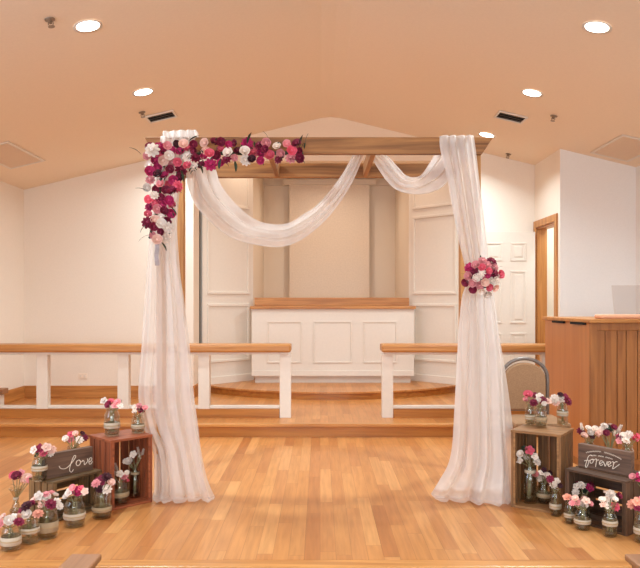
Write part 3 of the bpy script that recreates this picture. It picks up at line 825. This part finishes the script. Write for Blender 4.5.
love = [[(200,265),(215,290),(260,290),(300,255),(340,200),(358,165),(345,155),(325,195),(303,270),(300,315),(318,328),(335,300)],
        [(390,200),(368,215),(362,245),(378,262),(400,245),(405,215),(390,200),(410,222),(430,208)],
        [(425,205),(440,215),(443,250),(462,235),(478,205),(470,188)],
        [(488,225),(512,208),(518,182),(500,180),(488,210),(492,243),(512,238),(526,215)]]
sign('love_sign', 'dark wooden sign lettered love on the weathered left crate', (-1.668, 4.375), (-1.462, 4.635), H_LL+.001, .15, .04, [('lettering', [mapl(p) for p in love], .0022)], .002, True)
def mapf(pts_):
    r_ = []
    for x, y in pts_:
        u = (x-50)/525; r_.append((u, 1-(y-(45+55*u))/(230+40*u)))
    return r_
forever = [[(200,168),(182,158),(160,175),(145,220),(130,270),(138,288),(155,262),(165,220)], [(118,222),(150,214),(182,216)],
           [(200,200),(180,212),(180,240),(200,240),(212,215),(200,200),(228,208)], [(228,200),(244,198),(240,240),(234,278)], [(240,225),(252,208),(268,206)],
           [(272,245),(300,232),(300,212),(282,215),(274,240),(286,262),(308,252)], [(312,218),(324,250),(330,268),(344,240),(352,214)],
           [(354,252),(382,238),(382,218),(364,220),(356,246),(368,268),(392,256)], [(396,222),(408,214),(414,228),(410,262),(402,292)], [(410,246),(422,224),(438,212),(450,214)], [(402,292),(418,286),(444,262),(470,240)]]
def squig(x0, y0, x1, y1, bow, n, amp, gaps=()):
    out = []; cur = []
    for i in range(n*2+1):
        t = i/(n*2); x = x0+(x1-x0)*t; y = y0+(y1-y0)*t-bow*4*t*(1-t)+(amp if i % 2 else -amp)
        if any(a_ < t < b_ for a_, b_ in gaps):
            if len(cur) > 1: out.append(cur)
            cur = []; continue
        cur.append((x, y))
    if len(cur) > 1: out.append(cur)
    return out
small = squig(135, 135, 490, 182, 40, 22, 7, ((.44, .52),))+squig(195, 160, 405, 186, 8, 13, 6, ((.25, .3), (.6, .65)))
sign('forever_sign', 'brown wooden sign lettered forever on the dark right crate', (1.598, 4.46), (1.804, 4.18), H_LR+.001, .14, .04,
     [('lettering', [mapf(p) for p in forever], .0022), ('small_lettering', [mapf(p) for p in small], .0010)], .002, False)

# ------------------------------------------------------------ jars
def jar_prof(kind, r, h):
    if kind == 'mason':
        return [(.0, 0), (r*.86, 0), (r*.98, h*.04), (r, h*.1), (r, h*.72), (r*.93, h*.8), (r*.76, h*.87), (r*.74, h*.9), (r*.78, h*.91), (r*.78, h*.99), (r*.74, h), (r*.70, h*.98), (r*.70, h*.88), (r*.9, h*.76), (r*.94, h*.7), (r*.94, h*.08), (0, h*.05)]
    if kind == 'straight':
        return [(.0, 0), (r*.92, 0), (r, h*.04), (r, h*.97), (r*.97, h), (r*.93, h*.97), (r*.93, h*.07), (0, h*.05)]
    if kind == 'bottle':
        return [(.0, 0), (r*.9, 0), (r, h*.04), (r, h*.52), (r*.9, h*.62), (r*.6, h*.74), (r*.5, h*.82), (r*.52, h*.97), (r*.48, h), (r*.42, h*.97), (r*.42, h*.8), (r*.8, h*.6), (r*.92, h*.5), (r*.92, h*.06), (0, h*.04)]
    if kind == 'hour':
        return [(.0, 0), (r*.95, 0), (r, h*.03), (r*.6, h*.3), (r*.33, h*.55), (r*.34, h*.62), (r*.7, h*.82), (r*1.1, h), (r*1.04, h), (r*.62, h*.82), (r*.25, h*.62), (r*.25, h*.55), (r*.52, h*.3), (r*.88, h*.06), (0, h*.04)]
    if kind == 'bulb':
        return [(.0, 0), (r*.6, 0), (r*.9, h*.1), (r, h*.3), (r*.93, h*.52), (r*.7, h*.7), (r*.62, h*.8), (r*.8, h*.98), (r*.76, h), (r*.56, h*.8), (r*.62, h*.7), (r*.86, h*.5), (r*.92, h*.3), (r*.8, h*.12), (0, h*.06)]
def jar_set(px, base_y, z, topy, wpx, kind, band, blooms, jl, bl, name='glass_jar', Y=None):
    if Y is None: c = onz(px, base_y, z)
    else: c = Vector(((px-CX)*Y/F, Y, z))
    sc_ = F/c.y; r = wpx/2/sc_; h = (EYE-(topy-HZ)*c.y/F)-z
    o = thing(name, jl, 'vase' if name == 'flared_vase' else 'jar', c+Vector((0, 0, .001)), 0, 'glass jars and vases of flowers on the stage')
    MB().lathe(jar_prof(kind, r, h), 24).build('glass_body', MT['glass'], o, smooth=True)
    MB().lathe([(0, h*.055), (r*.9*(.9 if kind != 'bulb' else .65), h*.055), (r*(.93 if kind != 'bulb' else .8), h*.12), (r*.9*(1 if kind != 'bulb' else .9), h*.17), (0, h*.17)], 20).build('thick_base', MT['glass_thick'], o, smooth=True)
    rb_ = {'mason': 1.02, 'straight': 1.02, 'bottle': 1.03, 'hour': .38, 'bulb': 1.0}[kind]
    if band:
        if kind == 'hour': z0, z1 = h*.54, h*.64
        elif kind == 'bulb': z0, z1 = h*.24, h*.36
        else: z0, z1 = {'l': (.28, .48), 'h': (.42, .62), 'w': (.22, .54), 'n': (.7, .78)}[band[0]]; z0 *= h; z1 *= h
        if kind == 'bottle' and band[0] == 'n': rb_ = .72; z0, z1 = h*.66, h*.74
        if kind == 'mason' and band[0] == 'n': rb_ = .97
        bd_ = MB().lathe([(r*rb_, z0), (r*rb_+.0015, z0+.001), (r*rb_+.0018, (z0+z1)/2), (r*rb_+.0015, z1-.001), (r*rb_, z1)], 24).build('lace_band' if band[1] == 'w' else 'burlap_band', MT['lace'] if band[1] == 'w' else MT['burlap'], o, smooth=True)
        if band[0] in 'lhw' and kind in ('mason', 'straight'):
            zt = (z0+z1)/2
            MB().lathe([(r*rb_+.002, zt-.003), (r*rb_+.0045, zt), (r*rb_+.002, zt+.003)], 24).build('twine', MT['twine'], bd_, smooth=True)
    # the bunch of stems and blooms standing in the jar
    b = thing('flower_bunch', bl, 'flowers', c+Vector((0, 0, .02)), 0, 'flower bunches standing in the jars')
    cnt = 0
    for spec in blooms.split():
        q = spec.split(','); x, y = float(q[0]), float(q[1]); cc = q[2][0]; kk = q[2][1] if len(q[2]) > 1 else FN.choice('rfs'); sz = float(q[3]) if len(q) > 3 else 4.0
        Yb = c.y+FN.uniform(-.035, .03)
        pos = Vector(((x-CX)*Yb/F, Yb, EYE-(y-HZ)*Yb/F)); size = sz/sc_*1.0
        if kk == 't':
            bloom(b, pos-Vector((0, 0, size)), size, 't', cc, (q and float(q[4]) if len(q) > 4 else 0, -.1, 1), .08)
        else:
            off = (pos-c); bloom(b, pos, size, kk, cc, (off.x*6, -.8, .7), .3)
        foot = Vector((FN.uniform(-.5, .5)*r*.8, FN.uniform(-.5, .5)*r*.8, .008)); mid = Vector((FN.uniform(-.5, .5)*r*.5*(.45 if kind in ('bottle', 'hour') else 1), FN.uniform(-.5, .5)*r*.4, h*.8-.02))
        if kind == 'hour': mid = Vector((FN.uniform(-.1, .1)*r, 0, h*.58-.02)); foot = Vector((mid.x*.5, 0, h*.3))
        MB().tube([foot, mid, pos-b.location-Vector((0, 0, size*.2))], .0028, 5).build('stem', MT['stem'], b)
        cnt += 1
    # blooms on the far side so the bunch is round
    pts_ = [s_.split(',') for s_ in blooms.split() if not (len(s_.split(',')[2]) > 1 and s_.split(',')[2][1] == 't')]
    for q in pts_[::3]:
        x = c.x-(((float(q[0])-CX)*c.y/F)-c.x)*.6; y = float(q[1])
        bloom(b, Vector((x, c.y+.045, EYE-(y+1-HZ)*c.y/F)), 3.4/sc_, 's', q[2][0], (0, .7, .8), .3)
    sprig(b, c+Vector((FN.uniform(-.02, .02), -.02, h+.015)), (FN.choice((-1, 1)), -.3, .5), .018)
    return o

jar_set(112, 435.5, H_TL, 408, 15, 'mason', 'lw', '104,401,w,4 109,405,b,4.5 115.5,406,p,4.5 117,402,p,3.5 111,401,c,3.5 120,406,w,3.5',
        'tall lace-banded jar on top of the red-brown crate, left one', 'pink, white and burgundy blooms in the taller jar on the red-brown crate')
jar_set(138, 432.8, H_TL, 415, 13, 'mason', 'lw', '135,407.5,w,3.5 141,410,b,4.5 139,405.5,p,3 134.5,412.5,w,3 145,408.5,p,3.5',
        'short jar on top of the red-brown crate, nearer the left drape', 'small burgundy and white blooms in the short jar on the red-brown crate')
jar_set(39.5, 480.5, H_LL, 456, 14.5, 'mason', 'hw', '34,450,w,4.5 40,448.5,b,5 46.5,447.5,l,5 52,449.5,l,4 43.5,453,c,4 50.5,453,w,3.5 37,455,g,3',
        'jar behind the left end of the love sign', 'burgundy, blush and white blooms above the left end of the love sign')
jar_set(73.5, 466, H_LL, 446, 12, 'straight', None, '66,439,w,4 71,434.5,c,4 75.5,434,l,3.5 79.5,439.5,w,4 84,437.5,b,4 71,440,p,4 82,434,d,3',
        'jar mostly hidden behind the middle of the love sign', 'white and pink blooms peeking over the middle of the love sign', Y=4.66)
jar_set(16, 513.5, 0, 488, 13, 'hour', 'lw', '17,477,b,6 27,478.5,l,5.5 12,475,c,4 21,473,p,4 30,480,p,3.5 23,482,l,4',
        'narrow-waisted flared glass vase standing leftmost, behind the front jars', 'burgundy and blush blooms in the narrow-waisted flared vase', 'flared_vase')
jar_set(11, 549.5, 0, 524, 19, 'mason', 'ww', '0,524,p,5 9,521,w,6 19,521.5,b,5 4,517,l,4 14,517,w,4',
        'glass jar at the very front left, nearest the lower left corner', 'white and burgundy blooms nearest the lower left corner')
jar_set(29.5, 542.5, 0, 517, 19, 'straight', 'hw', '26,506,d,5.5 32,505,b,5 27,515,w,6 38,513.5,e,5 22,511,b,4.5',
        'wide jar with white lace band, second from the lower left corner', 'dark burgundy and white blooms second from the lower left corner')
jar_set(47.5, 537.5, 0, 506, 20, 'mason', 'wb', '39,496,w,5 47,498,w,5 56,502.5,w,4.5 41.5,503.5,l,4.5 51,504,b,5.5 34,501,l,4.5 46,494,p,3.5 60,506,w,3.5',
        'jar with wide burlap band left of the weathered crate opening', 'full white bunch with one burgundy bloom by the weathered crate')
jar_set(74.5, 526, 0, 497, 20.5, 'mason', 'lw', '77,492,m,6 73,488,p,4 69,492.5,w,4.5 66,497,w,3.5 85,491.5,l,4 81,488.5,c,3.5',
        'jar standing before the opening of the weathered crate', 'magenta bloom among white ones in front of the weathered crate')
jar_set(102, 517.5, 0, 493, 18.5, 'straight', 'lb', '101,481,b,6 107,477,d,5 106.5,489,w,5 96,483,p,4.5 111,483,l,4.5 100,489,d,4',
        'jar standing at the foot of the red-brown crate corner', 'dark burgundy blooms at the foot of the red-brown crate corner')
jar_set(119.5, 505.5, .017, 479, 18, 'mason', 'lb', '117,467,wt,3.2,-.35 114,475,w,4.2 120,474,w,4 124,476,p,4 111,482,c,4 127,473,w,3',
        'squat jar inside the red-brown crate, left of the bottle', 'white blooms with a white plume inside the red-brown crate', Y=4.70)
jar_set(135, 499.5, .017, 463, 12, 'bottle', 'nb', '133.5,454.5,w,4 129.5,461.5,w,4.5 125.5,461,w,3 139,451,wt,3,-.2 142,452,wt,2.8,.3 142,456,w,3.5',
        'tall glass bottle inside the red-brown crate', 'tall white sprays in the bottle inside the red-brown crate', 'glass_bottle', Y=4.84)

jar_set(530.5, 424.8, H_TR, 404, 10.5, 'mason', 'lw', '528,395.5,c,5.5 534,395.5,b,4 526,400,p,3.5',
        'jar topped by a coral flower on the light brown crate, leftmost there', 'coral flower and burgundy bloom on the light brown crate')
jar_set(541, 427.3, H_TR, 405.5, 11, 'mason', 'lb', '539.5,396.5,w,4 543.5,399.5,b,4 538,402,w,4 533.7,402.5,b,4 548,401.5,l,4 544,404,w,3',
        'middle jar on top of the light brown crate', 'white and burgundy blooms in the middle jar on the light brown crate')
jar_set(562.5, 425.5, H_TR, 402, 10.5, 'mason', 'hw', '554.5,398.5,w,4.2 560,395.5,d,3.5 561,399.5,w,4 568,401,b,4.5 565,396.5,b,3.5 556,402.5,l,3.5',
        'jar at the right end of the light brown crate top', 'white and wine-red blooms at the right end of the light brown crate top')
jar_set(530, 502.5, .017, 458, 14.5, 'bottle', 'nw', '529.5,450.5,c,5 521,454.5,w,4.5 519,460.5,w,4 534.5,456.5,w,4 537,461.5,w,4 526,459,w,3.5 524,449,g,3.5',
        'tall bottle standing inside the light brown crate', 'one coral bloom over white ones inside the light brown crate', 'glass_bottle')
jar_set(544.5, 503, .017, 482, 14.5, 'mason', 'lb', '535.5,474.5,p,3.8 542,473,w,4 547,476,w,4 540,479,w,3.5 550,473,d,3 544,470,d,3',
        'small squat jar inside the light brown crate, right of the bottle', 'small pink and white blooms inside the light brown crate', Y=4.70)
jar_set(555.5, 515.5, 0, 490, 11, 'mason', 'lw', '553.5,484.5,w,4 550,479,b,3.5 557,481,w,3.5 560,486,d,3',
        'narrow jar at the right front corner of the light brown crate', 'few white blooms at the right front corner of the light brown crate')
jar_set(569.5, 523, 0, 502, 10, 'mason', 'lw', '567,497.5,e,4.5 573,499,p,3.2',
        'thin jar with one peach bloom before the dark crate', 'single peach bloom left of the dark crate opening')
jar_set(582.5, 529, 0, 507, 15.5, 'mason', 'lw', '575.5,499,l,4 577,502.5,p,4 580.5,503.5,w,4 586,501,l,4.5 585,505.5,w,3.5 572,503,p,3 590,504,p,3.5',
        'wide jar with lace band before the left half of the dark crate', 'blush and pink blooms before the left half of the dark crate')
jar_set(584, 519, .017, 494, 13, 'mason', None, '577,486.5,w,4.2 581.5,485,w,4 589.5,488,m,4.5 591.5,484.5,b,3.5 575.5,492,w,3.5 584,490,g,4',
        'jar set back inside the dark crate', 'white and magenta blooms set back inside the dark crate', Y=4.40)
jar_set(610, 536, 0, 510, 14, 'mason', 'hw', '611,494,w,4.5 608.5,498.5,w,4 602,500.5,w,4 607,506,w,4 615.5,506.5,c,4.5 618.5,496,b,4 615,500,w,3.5 603,505,l,3.5',
        'jar before the right half of the dark crate', 'white blooms with a coral one before the right half of the dark crate')
jar_set(642, 542, 0, 511, 15, 'mason', 'lw', '632,504,e,5 637,502,e,5 638,508,b,4.5 643,500,p,4.5 649,505,w,4.5',
        'jar cut off by the right edge at the end of the dark crate', 'peach and burgundy blooms cut off by the right edge, lower ones')
jar_set(589, 461, H_LR, 442, 13, 'mason', None, '582.5,427,wt,3.2,-.35 581,431,b,4 588,429,w,4 590,432.5,w,4 584,436,l,4 595,429.5,w,4 597,434,l,3.5 592,437,d,3',
        'jar behind the left end of the forever sign', 'white blooms and leaning plume over the left end of the forever sign', Y=4.56)
jar_set(610, 463, H_LR, 449, 9, 'straight', None, '604.5,425.5,w,3.5 602,430,w,4 609,430,g,5 613.5,428,b,4 606,433.5,b,4 617.5,429,wt,3.8,.4 615,434,w,4 600,432,l,3',
        'slim jar behind the middle of the forever sign', 'dark leafy bunch with a tall white spray over the forever sign', Y=4.45)
jar_set(627.5, 469, H_LR, 444.5, 13, 'mason', None, '623,436,w,4 620,437.5,b,3.5 633,439,c,5.5 626,440.5,w,4 629,434.5,w,4 619,441,p,3.5 637,437,c,4',
        'jar behind the right end of the forever sign', 'coral and white blooms over the right end of the forever sign', Y=4.32)
jar_set(650, 532, 0, 487, 15, 'mason', 'lw', '638,478,m,6 633,477,p,4 644,474,w,4.5 650,480,b,4.5 645,483,l,4',
        'tall jar just past the right edge beside the dark crate', 'magenta bloom at the right edge beside the forever sign')

# ------------------------------------------------------------ camera and output
cam = bpy.data.cameras.new('camera'); co = bpy.data.objects.new('camera', cam); col.objects.link(co)
co.location = (0, 0, EYE); co.rotation_euler = (PI/2, 0, 0)
cam.sensor_width = 36; cam.lens = F/640*36; cam.shift_y = (HZ-284)/640
cam.clip_start = .05
sc.camera = co
w = bpy.data.worlds.new('world'); sc.world = w; w.use_nodes = True
w.node_tree.nodes['Background'].inputs[0].default_value = (1, .9, .8, 1); w.node_tree.nodes['Background'].inputs[1].default_value = .05
sc.view_settings.view_transform = 'Standard'; sc.view_settings.look = 'None'; sc.view_settings.gamma = 1
sc.view_settings.exposure = 0.29
sc.view_settings.use_curve_mapping = False
sc.cycles.use_denoising = True
sc.cycles.max_bounces = 10; sc.cycles.diffuse_bounces = 6; sc.cycles.transparent_max_bounces = 24
sc.cycles.sample_clamp_indirect = 6
